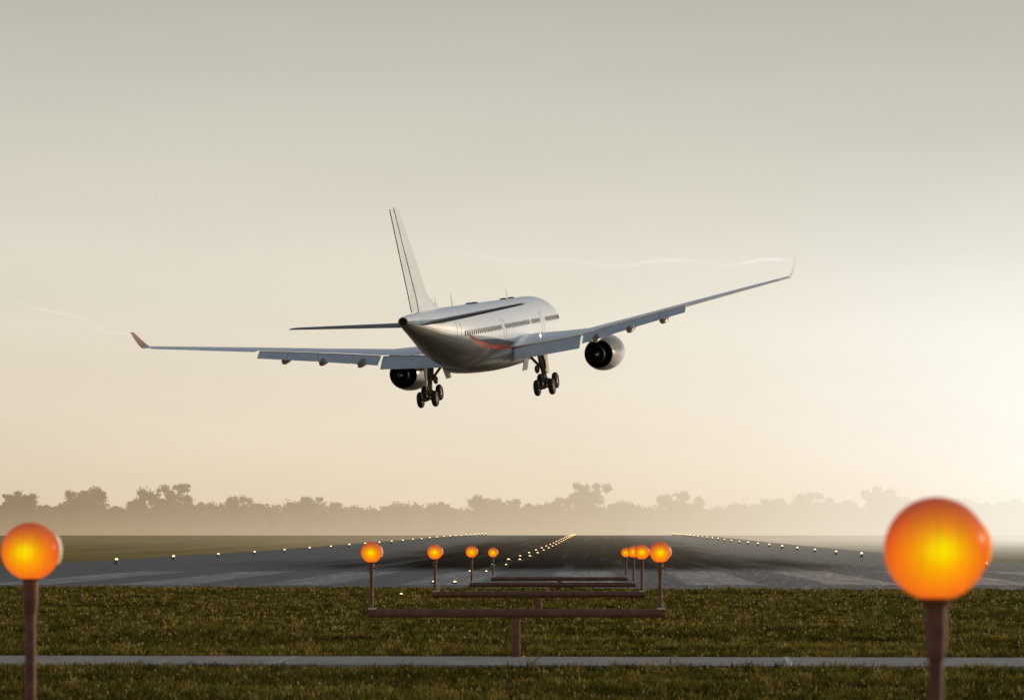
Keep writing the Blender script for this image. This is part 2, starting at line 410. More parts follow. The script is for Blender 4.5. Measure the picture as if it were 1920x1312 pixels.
# ------------------------------------------------------------------ grass
def grass():
    # tuft positions with density falling with distance
    bands = [(21, 29, 95), (29, 36, 85), (36, 50, 62), (50, 76, 42)]
    PX, PY = [], []
    for a, b, den in bands:
        x0, x1 = -.235 * b - .6, .172 * b + .6
        n = int((b - a) * (x1 - x0) * den)
        PX.append(rng.uniform(x0, x1, n)); PY.append(rng.uniform(a, b, n))
    x = np.concatenate(PX); y = np.concatenate(PY)
    k = (x > -.235 * y - .6) & (x < .172 * y + .6) & (y < EDGE0 + EDGES * (x + 1) + .9 + .35 * np.sin(x * 3.1) * np.sin(x * 1.3))
    # keep off the path (a few tufts lean over its near edge)
    v = (y - YC) * math.cos(th) - (x + 1.0) * math.sin(th)
    k &= ~((v > -HWD + .02 * np.sin(x * 5)) & (v < HWD + .02))
    x, y, v = x[k], y[k], v[k]
    nT = len(x); nb = 9
    def fld(sx, sy, ph, n=5):
        t = np.zeros(nT); r2 = np.random.default_rng(ph)
        for i in range(n):
            a = r2.uniform(.5, 2.2, 2); q = r2.uniform(0, 6.28, 2)
            t += np.sin(x * sx * a[0] + q[0] + 1.3 * np.sin(y * sy * .7 * a[1])) * np.sin(y * sy * a[1] + q[1] + np.sin(x * sx * .6))
        return t / n
    patch = fld(.9, 1.1, 3) * 1.2 + fld(3.0, 2.2, 4) * .8
    hgt = np.clip((.066 + .034 * patch) + rng.normal(0, .02, nT), .03, .2)
    tall = rng.random(nT) < .03; hgt[tall] *= 1.7
    # tint
    green = np.array([.050, .056, .010]); olive = np.array([.170, .136, .025]); straw = np.array([.42, .29, .09])
    w = np.clip(.45 + .75 * fld(.7, 1.6, 9) + rng.normal(0, .22, nT), 0, 1)[:, None]
    tc_ = green * (1 - w) + olive * w
    s = rng.random(nT) < .20
    tc_[s] = olive * .5 + straw * .5
    band = np.clip(1.0 + 1.1 * fld(.45, 1.9, 21, 7) + .5 * fld(1.6, 4.0, 22, 6), .35, 1.9)
    tc_ *= (rng.uniform(.6, 1.45, nT) * band)[:, None]
    # blades
    X = np.repeat(x, nb) + rng.normal(0, .045, nT * nb); Y = np.repeat(y, nb) + rng.normal(0, .045, nT * nb)
    H = np.repeat(hgt, nb) * rng.uniform(.5, 1.15, nT * nb)
    ang = rng.uniform(0, 2 * PI, nT * nb); lean = rng.uniform(.15, .9, nT * nb) * H
    wd = rng.uniform(.004, .009, nT * nb) * np.clip(np.repeat(y, nb) / 32, .8, 2.0)
    fa = rng.uniform(0, 2 * PI, nT * nb)
    dx, dy = np.cos(fa) * wd, np.sin(fa) * wd
    lx, ly = np.cos(ang) * lean, np.sin(ang) * lean
    n = nT * nb
    V = np.zeros((n, 5, 3))
    V[:, 0] = np.stack([X - dx, Y - dy, np.full(n, -.005)], 1); V[:, 1] = np.stack([X + dx, Y + dy, np.full(n, -.005)], 1)
    V[:, 2] = np.stack([X + lx * .35 + dx * .8, Y + ly * .35 + dy * .8, H * .62], 1); V[:, 3] = np.stack([X + lx * .35 - dx * .8, Y + ly * .35 - dy * .8, H * .62], 1)
    V[:, 4] = np.stack([X + lx, Y + ly, H], 1)
    b = (np.arange(n) * 5)[:, None]
    F = np.concatenate([b + [0, 1, 2], b + [0, 2, 3], b + [3, 2, 4]])
    C = np.ones((n, 5, 4)); bc = np.repeat(tc_, nb, axis=0) * rng.uniform(.75, 1.3, n)[:, None]
    C[:, 0, :3] = bc * .35; C[:, 1, :3] = bc * .35; C[:, 2, :3] = bc; C[:, 3, :3] = bc; C[:, 4, :3] = bc * 1.5  # sunlit tips put into the tint: tips lighter, roots darker
    V = V.reshape(-1, 3); C = C.reshape(-1, 4)
    # pale seed heads and clover flowers catching the light
    ns = 2600; idx = rng.integers(0, nT, ns)
    sx, sy = x[idx] + rng.normal(0, .05, ns), y[idx] + rng.normal(0, .05, ns); sz = hgt[idx] * rng.uniform(.9, 1.35, ns)
    r_ = rng.uniform(.008, .017, ns) * np.clip(sy / 35, .8, 1.6)
    base = len(V)
    o = np.array([[1, 0, 0], [-1, 0, 0], [0, 1, 0], [0, -1, 0], [0, 0, 1.9], [0, 0, -1.9]])
    SV = np.stack([sx, sy, sz], 1)[:, None, :] + o[None] * r_[:, None, None]
    ft = np.array([[0, 2, 4], [2, 1, 4], [1, 3, 4], [3, 0, 4], [2, 0, 5], [1, 2, 5], [3, 1, 5], [0, 3, 5]])
    SF = (base + np.arange(ns) * 6)[:, None, None] + ft[None]
    SC = np.ones((ns, 6, 4)); pc = np.where(rng.random(ns)[:, None] < .35, np.array([[.62, .50, .28]]), np.array([[.50, .34, .10]])); SC[:, :, :3] = pc[:, None, :]
    V = np.concatenate([V, SV.reshape(-1, 3)]); C = np.concatenate([C, SC.reshape(-1, 4)]); F = np.concatenate([F, SF.reshape(-1, 3)])
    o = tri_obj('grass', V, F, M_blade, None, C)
    tag(o, 'short rough olive grass with pale seed heads before the runway', 'grass', kind='stuff')
grass()

# ------------------------------------------------------------------ approach lamps
LR = .1285
def make_lens(name, hot):
    m, nt, out = new_mat(name)
    tcx = N(nt, 'ShaderNodeTexCoord'); s = N(nt, 'ShaderNodeSeparateXYZ'); L(nt, tcx.outputs['Object'], s.inputs[0])
    x, y, z = s.outputs
    # ribbed glass over a filament seen along the lamp axis
    rr = M(nt, 'SQRT', M(nt, 'ADD', M(nt, 'MULTIPLY', x, x), M(nt, 'MULTIPLY', M(nt, 'ADD', z, .004), M(nt, 'MULTIPLY', z, 1.25))))
    rr = M(nt, 'DIVIDE', rr, LR)
    rr = M(nt, 'MULTIPLY', rr, SM(nt, z, -LR, LR * .4, .80, 1.0))
    rib = NOISE(nt, VS(nt, tcx.outputs['Object'], (110, 4, 5)), 1.0, 2, .5)
    rr = M(nt, 'ADD', rr, M(nt, 'MULTIPLY', M(nt, 'SUBTRACT', rib, .5), .22))
    up = SM(nt, z, -LR, LR, -.5, .5, 'LINEAR')
    c = RAMP(nt, rr, [(0, (1.0, .80, .0)), (.20, (1.0, .66, .0)), (.40, (1.0, .40, .002)), (.66, (.97, .235, .006)), (.90, (.86, .125, .012)), (1.0, (.66, .065, .012))])
    e = N(nt, 'ShaderNodeEmission'); L(nt, c, e.inputs[0]); setv(nt, e.inputs[1], M(nt, 'MULTIPLY', SM(nt, up, -.5, .5, 1.08 * hot, .92 * hot, 'LINEAR'), SM(nt, rib, .3, .7, .86, 1.08, 'LINEAR')))
    b = BSDF(nt, None, Base_Color=c4(.80, .33, .13), Roughness=.3, Specular_IOR_Level=.35)
    fac = SM(nt, z, -.01, LR, .95, .50)
    mx = N(nt, 'ShaderNodeMixShader'); L(nt, fac, mx.inputs[0]); L(nt, b.outputs[0], mx.inputs[1]); L(nt, e.outputs[0], mx.inputs[2])
    L(nt, mx.outputs[0], out.inputs[0]); return m
M_lens = make_lens('amber_lens', 1.0)
M_socket = simple('lamp_shell', (.85, .80, .70), .3, 0, .5, .3, .05, 20)
M_socket.node_tree.nodes['Principled BSDF'].inputs['Emission Color'].default_value = (1, .78, .45, 1); M_socket.node_tree.nodes['Principled BSDF'].inputs['Emission Strength'].default_value = .35
def make_glow_shell():
    m, nt, out = new_mat('amber_shell')
    b = BSDF(nt, out, Base_Color=c4(.8, .3, .05), Roughness=.2, Emission_Color=c4(1, .27, .01), Emission_Strength=.8); return m
M_glow = make_glow_shell()

def lens_mesh(parent, shell_mat):
    """amber glass ball, with the pale lamp shell and its rim behind it as a sub-part"""
    b = MB(); b.sphere((0, 0, 0), LR, 40, 24); lens = b.build('lamp', M_lens, parent)
    h = MB(); d = Vector((.86, .50, .05)).normalized()
    q = d.to_track_quat('Y', 'Z').to_matrix()
    prof = [(.45, .10), (.45, .50), (.90, .52), (.97, .50), (1.01, .42), (1.04, .25), (1.05, .02)]
    t = MB(); t.lathe([(a * LR, r_ * LR) for a, r_ in prof], 'Y', n=32)
    h.add([q @ Vector(v) for v in t.v], t.f)
    h.build('lamp_shell', shell_mat, lens)
    c = MB(); c.lathe([(-LR * 1.12, .034), (-LR * .98, .036), (-LR * .90, .046)], 'Z', n=20, cap=True)
    c.build('collar', M_rust, lens)
    return lens
def stem_mesh(x, zl, z0, parent):
    b = MB(); top = zl - LR * 1.08
    b.tube([(x, 0, z0), (x, 0, top - .10)], .0235, 14)
    b.tube([(x, 0, top - .12), (x, 0, top)], .033, 14)
    b.tube([(x + .02, -.012, top - .055), (x + .055, -.012, top - .055)], .009, 8)
    s = b.build('stem', M_rust, parent)
    f = MB(); f.tube([(x, 0, z0), (x, 0, z0 + .02)], .042, 14); f.box((x + .045, -.02, z0 + .012), (.03, .03, .02), bev=.004)
    f.build('flange', M_galv, s)
    return s
BARS = [  # distance, centre x, bar z, lamp z, word
    (32.6, -.97, .575, 1.32, 'nearest, post by the concrete path'),
    (45.5, -.97, .505, 1.23, 'second from the front'),
    (58.1, -.93, .424, 1.145, 'third from the front'),
    (70.8, -.95, .33, 1.035, 'farthest, at the runway edge')]
for (d, cx, zb, zl, w) in BARS:
    t = empty('approach_light_bar', (cx, d, gz(d)))
    tag(t, 'rust brown bar carrying two amber globe lamps, ' + w, 'light bar', 'approach light bars before the runway')
    b = MB(); b.tube([(-1.8, 0, zb), (1.8, 0, zb)], .052, 18); b.tube([(-1.812, 0, zb), (-1.795, 0, zb)], .056, 18); b.tube([(1.795, 0, zb), (1.812, 0, zb)], .056, 18)
    b.build('crossbar', M_rust, t)
    b = MB(); b.box((0, 0, (zb - .045) / 2 - .02), (.105, .105, zb - .045 + .04), bev=.012)
    b.tube([(-.075, 0, zb), (.075, 0, zb)], .060, 18)
    b.build('post', M_rust, t)
    b = MB(); b.box((0, 0, .012), (.24, .24, .024), bev=.006)
    for sx in (-1, 1):
        for sy in (-1, 1): b.tube([(sx * .085, sy * .085, .02), (sx * .085, sy * .085, .05)], .011, 8)
    b.build('base_plate', M_galv, t)
    for sx in (-1, 1):
        stem_mesh(sx * 1.765, zl, zb + .045, t)
        l = lens_mesh(t, M_socket); l.location = (sx * 1.765, 0, zl)
for (x, d, zl, lab, sh) in [(-2.52, 11.9, 1.477, 'amber globe lamp on brown post cut by the left picture edge', M_socket), (.846, 6.62, 1.52, 'largest amber globe lamp, blurred close up at the right', M_glow)]:
    t = empty('approach_lamp_post', (x, d, gz(d))); tag(t, lab, 'lamp post', 'single lamp posts in the foreground')
    b = MB(); top = zl - LR * .96
    b.tube([(0, 0, -.05), (0, 0, top - .10)], .0245 if d > 10 else .0185, 18); b.build('stem', M_rust, t)
    b = MB(); rr = .035 if d > 10 else .027
    b.tube([(0, 0, top - .155), (0, 0, top - .10), (0, 0, top)], [rr * .8, rr, rr], 18); b.build('sleeve', M_rust, t)
    l = lens_mesh(t, sh); l.location = (0, 0, zl)

# ------------------------------------------------------------------ runway lights
def make_rlight():
    m, nt, out = new_mat('runway_lamp_glass')
    e = N(nt, 'ShaderNodeEmission'); e.inputs[0].default_value = (1, .64, .28, 1); e.inputs[1].default_value = 3.2
    L(nt, e.outputs[0], out.inputs[0]); return m
M_rl = make_rlight(); M_house = simple('light_housing', (.10, .095, .09), .5, .3, .5, 0, .2, 20)
ORD = ['nearest', 'second', 'third', 'fourth', 'fifth', 'sixth', 'seventh', 'eighth', 'ninth', 'tenth', 'eleventh', 'twelfth', 'thirteenth', 'fourteenth', 'fifteenth', 'sixteenth', 'seventeenth', 'eighteenth', 'nineteenth', 'twentieth']
def edge_light():
    b = MB(); b.lathe([(0, .12), (.02, .12), (.03, .05), (.10, .05), (.11, .075), (.13, .075)], 'Z', n=16, cap=True)
    o = b.build('runway_edge_light', M_house)
    g_ = MB(); g_.lathe([(.131, .05), (.16, .05), (.18, .038), (.192, .01)], 'Z', n=16, cap=True); g_.build('lamp', M_rl, o)
    return o
def centre_light():
    b = MB(); b.lathe([(0, .15), (.03, .14), (.055, .10)], 'Z', n=16, cap=True)
    o = b.build('runway_centre_light', M_house)
    g_ = MB(); g_.lathe([(.056, .07), (.078, .066), (.098, .04), (.106, .01)], 'Z', n=16, cap=True); g_.build('lamp', M_rl, o)
    return o
def put(proto, first, x, d, dz=.04, s=1.0):
    o = proto if first else copy_tree(proto)
    o.location = (x, d, gz(d) + dz); o.scale = (s, s, s); return o
pe = edge_light(); first = True
for side, X, ks in (('left', -24., range(0, 26)), ('right', 17., range(-3, 24))):
    for i, k in enumerate(ks):
        if side == 'left': d = 24 / (.001626 + 0) * 1 if False else 133.7 + 18.08 * k
        else: d = 170.2 + 18.06 * k
        if d > 590: continue
        if side == 'right' and k in (-2, -1): continue      # behind the big lamp
        j = i if side == 'left' else (0 if k == -3 else i - 2)
        o = put(pe, first, X, d, .04, random.uniform(1.2, 1.55) + max(0, d - 150) / 480); first = False
        lab = f'{ORD[j]} white light from the front in the {side} runway edge row' if j < 15 else f'tiny far white light at the distant end of the {side} runway edge row'
        tag(o, lab, 'runway light', f'{side} runway edge lights')
pc = centre_light(); first = True
for side, X in (('left', -4.85), ('right', -4.22)):
    for k in range(-1, 23):
        d = 80.2 + 23.0 * k
        if k < 0: d = 58.0
        if d > 592: continue
        o = put(pc, first, X, d, .04 if k >= 0 else .20, random.uniform(.88, 1.1) * (.95 if k > 2 else .72 if k >= 0 else .4) + max(0, d - 150) / 560); first = False
        j = k + 1
        lab = f'{ORD[j]} glowing light from the front in the {side} row of the centre line pairs' if j < 12 else f'tiny far glowing light merging at the distant end of the {side} centre line row'
        tag(o, lab, 'runway light', f'{side} row of centre line lights')

# ------------------------------------------------------------------ trees in the mist
def leaf_quads(centers, radii, per, size, sq=.75):
    V = []; 
    for c, r_, n in zip(centers, radii, per):
        p = rng.normal(0, 1, (n, 3)); p /= np.linalg.norm(p, axis=1)[:, None]
        p *= np.clip(np.abs(rng.normal(.55, .32, n)), 0, 1.35)[:, None] * r_ * (1 + .25 * np.sin(p[:, :1] * 5 + r_ * 9) * np.sin(p[:, 1:2] * 6 + r_ * 5))
        p[:, 2] *= sq
        p += c
        a = rng.normal(0, 1, (n, 3)); a /= np.linalg.norm(a, axis=1)[:, None]
        b = np.cross(a, rng.normal(0, 1, (n, 3))); b /= np.linalg.norm(b, axis=1)[:, None]
        s = (size * rng.uniform(.6, 1.3, n))[:, None]
        V.append(np.stack([p - a * s, p + b * s * .55, p + a * s, p - b * s * .55], 1))
    V = np.concatenate(V).reshape(-1, 3)
    F = np.arange(len(V)).reshape(-1, 4)
    return V, F
def make_tree(name, H, spread, open_, seed):
    r2 = random.Random(seed)
    t = empty(name)
    b = MB(); tips = []
    fork = H * r2.uniform(.28, .42)
    lean = Vector((r2.uniform(-.6, .6), r2.uniform(-.6, .6), 0))
    b.tube([(0, 0, -.3), lean * .3 + Vector((0, 0, fork * .5)), lean + Vector((0, 0, fork))], [.34, .27, .22], 8)
    nl = r2.randint(5, 7)
    for i in range(nl):
        a = 2 * PI * i / nl + r2.uniform(-.4, .4); up = r2.uniform(.55, 1.0)
        rad = spread * r2.uniform(.45, 1.0) * (1.25 - up * .6)
        end = lean + Vector((math.cos(a) * rad, math.sin(a) * rad, fork + (H - fork) * up * .92))
        mid = lean + (end - lean) * .5 + Vector((r2.uniform(-.5, .5), r2.uniform(-.5, .5), 0)); mid.z = fork + (end.z - fork) * r2.uniform(.42, .6)
        b.tube([lean + Vector((0, 0, fork - .2)), mid, end], [.15, .10, .04], 6)
        tips.append((end, 1.0))
        for j in range(r2.randint(2, 3)):
            s0 = mid.lerp(end, r2.uniform(.1, .8))
            e2 = s0 + Vector((r2.uniform(-1, 1) * spread * .45, r2.uniform(-1, 1) * spread * .45, r2.uniform(.0, .22) * H))
            e2.z = min(e2.z, H * .97)
            b.tube([s0, e2], [.06, .025], 5); tips.append((e2, .8))
    b.build('trunk', M_bark, t)
    C, R_, P = [], [], []
    for e, k in list(tips):
        for q in range(2):
            f_ = r2.uniform(.25, .8); b0 = lean + Vector((0, 0, fork)); m_ = b0.lerp(e, f_) + Vector((r2.uniform(-.8, .8), r2.uniform(-.8, .8), r2.uniform(-1.2, .3)))
            C.append(np.array(m_)); R_.append(spread * r2.uniform(.16, .30)); P.append(int(70 * (1 - .6 * open_)))
    for e, k in tips:
        r_ = k * spread * r2.uniform(.24, .38) * (1 - .35 * open_)
        C.append(np.array(e)); R_.append(r_); P.append(int(210 * (1 - .35 * open_)))
        for q in range(2):
            C.append(np.array(e) + np.array([r2.uniform(-1, 1) * r_ * 1.2, r2.uniform(-1, 1) * r_ * 1.2, r2.uniform(-.6, .5) * r_])); R_.append(r_ * r2.uniform(.45, .75)); P.append(int(70 * (1 - .3 * open_)))
    V, F = leaf_quads(C, R_, [int(q * 1.7) for q in P], .2, .85)
    tri_obj('crown', V, F, M_leafA, t, None, 4)
    return t
protos = [make_tree('gum_tree', 10, 3.6, .2, 1), make_tree('gum_tree', 10, 4.4, .7, 2), make_tree('gum_tree', 10, 3.9, .1, 3), make_tree('gum_tree', 10, 4.8, .55, 4),
          make_tree('gum_tree', 10, 3.2, .0, 5), make_tree('gum_tree', 10, 5.0, .85, 6), make_tree('gum_tree', 10, 4.2, .3, 8)]
TREES = [  # picture column, crown top row (of a 1316-wide picture), proto
    (30, 633, 0), (8, 646, 4), (62, 648, 2), (88, 645, 3), (115, 628, 6), (148, 652, 4), (176, 643, 1), (213, 625, 5), (236, 646, 2), (264, 647, 0), (302, 637, 3), (330, 646, 2), (352, 655, 4),
    (388, 641, 1), (415, 652, 0), (441, 645, 2), (478, 655, 6), (515, 654, 4), (560, 646, 0), (590, 652, 2), (621, 638, 6), (662, 641, 3), (690, 650, 4), (716, 642, 1), (757, 624, 5), (780, 646, 2), (806, 648, 6),
    (835, 655, 4), (877, 631, 3), (912, 654, 2), (950, 652, 0), (975, 646, 6), (1005, 643, 1), (1046, 632, 3), (1080, 642, 2), (1128, 627, 0), (1160, 640, 6), (1195, 645, 2), (1240, 640, 3), (1275, 646, 0), (1305, 642, 6)]
TREES.sort()
KIND = ['rounded', 'airy', 'broad', 'spreading', 'compact', 'tall open', 'bushy']
usedp = set()
for i, (px, py, k) in enumerate(TREES):
    d = random.uniform(850, 885); z0 = gz(d)
    H = (VPY - py) / F1 * d + CAMZ - z0
    o = protos[k] if k not in usedp else copy_tree(protos[k]); usedp.add(k)
    o.location = ((px - VPX) / F1 * d, d, z0)
    sc = H / 9.9; o.scale = (sc * random.uniform(.85, 1.1), sc, sc); o.rotation_euler = (0, 0, random.uniform(0, 6.28))
    pos = f'number {i + 1} from the left'
    nth = ['first', 'second', 'third', 'fourth', 'fifth', 'sixth', 'seventh', 'eighth', 'ninth', 'tenth', 'eleventh', 'twelfth', 'thirteenth', 'fourteenth', 'fifteenth', 'sixteenth', 'seventeenth', 'eighteenth', 'nineteenth', 'twentieth', 'twenty first']
    n = len(TREES)
    pos = f'{nth[i]} from the left end' if i < 21 else f'{nth[n - 1 - i]} from the right end'
    pos = pos.replace('first from the left end', 'leftmost').replace('first from the right end', 'rightmost') if pos.startswith('first') else pos
    tag(o, f'hazy {KIND[k]} gum tree in the misty tree line, {pos}', 'tree', 'gum trees along the misty horizon')
def woodland():
    C, R_, P = [], [], []
    for px in np.arange(-30, 1345, 3.6):
        d = random.uniform(895, 935); top = 652.5 + 3.5 * math.sin(px * .045) + 2.2 * math.sin(px * .31 + 2) + 2.5 * math.sin(px * .13 + 1) + random.uniform(-3, 3)
        zt = CAMZ + (VPY - top) / F1 * d; x = (px - VPX) / F1 * d
        zz = zt - 1.6; r0 = random.uniform(1.5, 2.4)
        while zz > gz(d) - .5:
            C.append(np.array([x + random.uniform(-1, 1), d + random.uniform(-2, 2), zz])); R_.append(r0); P.append(150); zz -= r0 * .9; r0 = random.uniform(1.8, 2.6)
    V, F = leaf_quads(C, R_, P, .5, .9)
    o = tri_obj('woodland', V, F, M_leafB, None, None, 4)
    tag(o, 'dense hazy scrub filling the tree line behind the gum trees', 'woodland', kind='stuff')
woodland()

# ------------------------------------------------------------------ airliner (local axes: x right, y forward, z up; y = 30 - station)
def paint_fuselage():
    m, nt, out = new_mat('airliner_paint')
    tcx = N(nt, 'ShaderNodeTexCoord'); s = N(nt, 'ShaderNodeSeparateXYZ'); L(nt, tcx.outputs['Object'], s.inputs[0]); x, y, z = s.outputs
    st = M(nt, 'SUBTRACT', 30.0, y)
    def curve(pts):
        n = N(nt, 'ShaderNodeFloatCurve'); cm = n.mapping; c = cm.curves[0]
        P = [(a / 60, (b + 4) / 8) for a, b in pts]
        c.points[0].location = P[0]; c.points[1].location = P[-1]
        for q in P[1:-1]: c.points.new(*q)
        for q in c.points: q.handle_type = 'VECTOR'
        cm.update()
        setv(nt, n.inputs['Value'], M(nt, 'DIVIDE', st, 60.0))
        return M(nt, 'SUBTRACT', M(nt, 'MULTIPLY', n.outputs[0], 8.0), 4.0)
    belly = curve([(0, -1.35), (18, -1.35), (26.4, -1.15), (36.2, -.45), (41, -.28), (45.1, .06), (49.4, .73), (53.9, 1.57), (57.3, 2.15), (60, 2.3)])
    dz = M(nt, 'SUBTRACT', z, belly)
    white = c4(.80, .86, .95); grey = c4(.095, .088, .08)
    c = MIX(nt, SM(nt, dz, -.05, .03), grey, white)  # grey belly: part paint, part ground reflection put into the colour
    # thin pale line along the belly boundary at the tail, partly painted-in reflection
    ln = M(nt, 'MULTIPLY', M(nt, 'LESS_THAN', M(nt, 'ABSOLUTE', M(nt, 'SUBTRACT', dz, -.10)), .07), SM(nt, st, 43, 45))
    c = MIX(nt, M(nt, 'MULTIPLY', ln, .7), c, c4(.66, .60, .50))
    # red swoosh from the rear windows down to the wing root
    rt = curve([(0, -3.9), (23.0, -3.9), (23.5, -1.55), (25.6, -1.50), (36, -.92), (38.2, -.80), (40, -.62), (43.1, -.02), (44.6, .45), (46.8, 1.75), (47.2, 1.9), (60, 3.9)])
    rb = curve([(0, -3.9), (23.0, -3.9), (23.5, -1.95), (25.6, -1.92), (35, -1.45), (39.0, -1.15), (41, -1.02), (43.1, -.42), (44.4, .12), (46.2, 1.5), (46.8, 1.72), (47.4, 1.95), (60, 3.95)])
    red = M(nt, 'MULTIPLY', M(nt, 'LESS_THAN', z, rt), M(nt, 'GREATER_THAN', z, rb))
    red = M(nt, 'MULTIPLY', red, M(nt, 'MULTIPLY', M(nt, 'GREATER_THAN', st, 23.6), SM(nt, st, 43.6, 47.2, 1, .6)))
    red = M(nt, 'MULTIPLY', red, M(nt, 'GREATER_THAN', x, 0.0))
    c = MIX(nt, red, c, c4(.58, .070, .016))
    # panel joints
    ring = M(nt, 'LESS_THAN', M(nt, 'ABSOLUTE', M(nt, 'SUBTRACT', M(nt, 'FRACT', M(nt, 'DIVIDE', st, 6.35)), .5)), .0045)
    n = NOISE(nt, VS(nt, tcx.outputs['Object'], (1, .35, 1)), 1.2, 5, .6)
    c = MIX(nt, M(nt, 'MULTIPLY', ring, .35), c, c4(.2, .2, .2))
    c = MIX(nt, SM(nt, n, .45, .8, 0, .10), c, MIX(nt, 1.0, c, c4(.55, .52, .47), 'MULTIPLY'))
    BSDF(nt, out, Base_Color=c, Roughness=.38, Specular_IOR_Level=.4, Coat_Weight=.22, Coat_Roughness=.10)
    return m
M_fus = paint_fuselage()
M_white = simple('white_paint', (.70, .70, .69), .30, 0, .5, .3, .05, .6)
M_fin = simple('fin_paint', (.67, .72, .79), .5, 0, .2, 0, .03, .5)
M_wing = simple('wing_grey', (.74, .77, .82), .34, 0, .5, .25, .08, .8)
M_flap = simple('flap_grey', (.52, .545, .58), .36, 0, .5, .2, .08, .9)
M_under = simple('bare_dark', (.035, .028, .024), .45, .3, .5, 0, .3, 2)
M_chrome = simple('polished_cowl', (.21, .18, .155), .16, .9, .5, .2, .10, 1.2)
M_dark = simple('exhaust_dark', (.014, .011, .010), .6, .4, .3, 0, .4, 3)
M_glass = simple('cabin_window', (.008, .008, .010), .4, 0, .08, 0, .2, 4)
M_tyre = simple('tyre_rubber', (.018, .014, .012), .7, 0, .3, 0, .3, 6)
M_gear = simple('gear_steel', (.13, .10, .075), .35, .5, .5, 0, .25, 4)
M_pod = simple('fairing_brown', (.16, .12, .085), .3, .2, .5, .2, .15, 2)
M_door = simple('gear_door_tan', (.52, .45, .36), .4, 0, .5, 0, .1, 2)
M_red = simple('winglet_red', (.34, .12, .08), .35, 0, .5, .3, .1, 2)
M_line = simple('hinge_line', (.05, .05, .05), .7, 0, .3, 0, .1, 2)

M_glint = simple('added_glint_glow', (.9, .9, .85), .2); M_glint.node_tree.nodes['Principled BSDF'].inputs['Emission Color'].default_value = (1, .93, .8, 1); M_glint.node_tree.nodes['Principled BSDF'].inputs['Emission Strength'].default_value = 9  # bright emission imitating a sun glint
pose = dict(yaw=.1803, pitch=.1148, roll=-.0914, loc=(-10.3987, 241.7434, 17.9887 + CAMZ))
cy, sy = math.cos(pose['yaw']), math.sin(pose['yaw']); cp, sp_ = math.cos(pose['pitch']), math.sin(pose['pitch'])
fv = Vector((sy * cp, cy * cp, sp_)); r0 = Vector((cy, -sy, 0)); u0 = r0.cross(fv)
rv = r0 * math.cos(pose['roll']) - u0 * math.sin(pose['roll']); uv = rv.cross(fv)
air = empty('airliner')
air.matrix_world = Matrix(((rv.x, fv.x, uv.x, pose['loc'][0]), (rv.y, fv.y, uv.y, pose['loc'][1]), (rv.z, fv.z, uv.z, pose['loc'][2]), (0, 0, 0, 1)))
tag(air, 'white twin engine jet airliner with wheels down landing above the runway', 'airliner')
FS = [0, .5, 1.5, 3, 5, 7, 9, 38, 41, 44, 47, 50, 53, 55.5, 57.3]
FT = [-.5, .25, .9, 1.65, 2.4, 2.75, 2.82, 2.82, 2.82, 2.82, 2.8, 2.75, 2.68, 2.6, 2.5]
FB = [-.55, -1.25, -1.8, -2.25, -2.6, -2.76, -2.82, -2.82, -2.5, -1.9, -1.15, -.35, .5, 1.2, 1.75]
FW = [.03, .75, 1.35, 1.95, 2.5, 2.75, 2.82, 2.82, 2.72, 2.42, 1.98, 1.5, 1.05, .7, .42]
fst = np.concatenate([np.linspace(0, 9, 28), np.linspace(10, 36, 27), np.linspace(36.6, 57.3, 46)])
def smooth_interp(s, Y):
    return float(np.mean([np.interp(min(max(s + e, 0), 57.3), FS, Y) for e in (-1.1, -.55, 0, .55, 1.1)])) if 6 < s < 56 else float(np.interp(s, FS, Y))
def fsec(s): return smooth_interp(s, FT), smooth_interp(s, FB), smooth_interp(s, FW)
fb = MB(); rings = []
for s in fst:
    T_, B_, h = fsec(s); zc = (T_ + B_) / 2; hh = (T_ - B_) / 2
    rings.append([(h * math.cos(t), 30 - s, zc + hh * math.sin(t)) for t in [2 * PI * k / 72 for k in range(72)]])
fb.loft(rings)
fus = fb.build('fuselage', M_fus, air)
def fside(s, z, out=0.0):
    T_, B_, h = fsec(s); zc = (T_ + B_) / 2; hh = (T_ - B_) / 2
    q = max(0, 1 - ((z - zc) / hh) ** 2)
    return Vector((h * math.sqrt(q) + out, 30 - s, z))
# cabin windows of the right side (the side in view)
ws = [5.6 + .533 * k for k in range(16)] + [16.4 + .533 * k for k in range(8)] + [21.2 + .533 * k for k in range(21)] + [33.6 + .533 * k for k in range(23)]
for s in ws:
    b = MB(); zc = .47; V = []
    for (du, dv) in [(.165 * math.cos(t), .25 * math.sin(t)) for t in [2 * PI * k / 12 for k in range(12)]]:
        V.append(fside(s + du, zc + dv, .012))
    b.add(V, [tuple(range(12))]); b.build('window', M_glass, fus, False)
# doors outlines are sub-parts too
for s0 in (15.2, 32.4, 46.6):
    b = MB(); P = []
    hw, hb, ht = .52, -.75, 1.2
    if s0 > 40: hw, hb, ht = .45, -.2, 1.5
    path_ = [(-hw, hb), (-hw, ht), (hw, ht), (hw, hb), (-hw, hb)]
    for (a, c_), (a2, c2) in zip(path_[:-1], path_[1:]):
        for q in range(6):
            t0, t1 = q / 6, (q + 1) / 6
            p0 = fside(s0 + a + (a2 - a) * t0, c_ + (c2 - c_) * t0, .004); p1 = fside(s0 + a + (a2 - a) * t1, c_ + (c2 - c_) * t1, .004)
            b.tube([p0, p1], .018, 4)
    b.build('door', simple('door_seam', (.36, .36, .36), .5), fus)
b = MB(); b.lathe([(-.02, .02), (0, .30), (.05, .33)], 'Y', (0, 30 - 57.33, 2.12), 24)
ex = MB(); ex.add([(v[0] * 1.0, 30 - 57.30 - (v[1] + 27.3) * 0 - .015, (v[2] - 2.12) * 1.0 + 2.12) for v in b.v[24:48]], [tuple(range(24))])
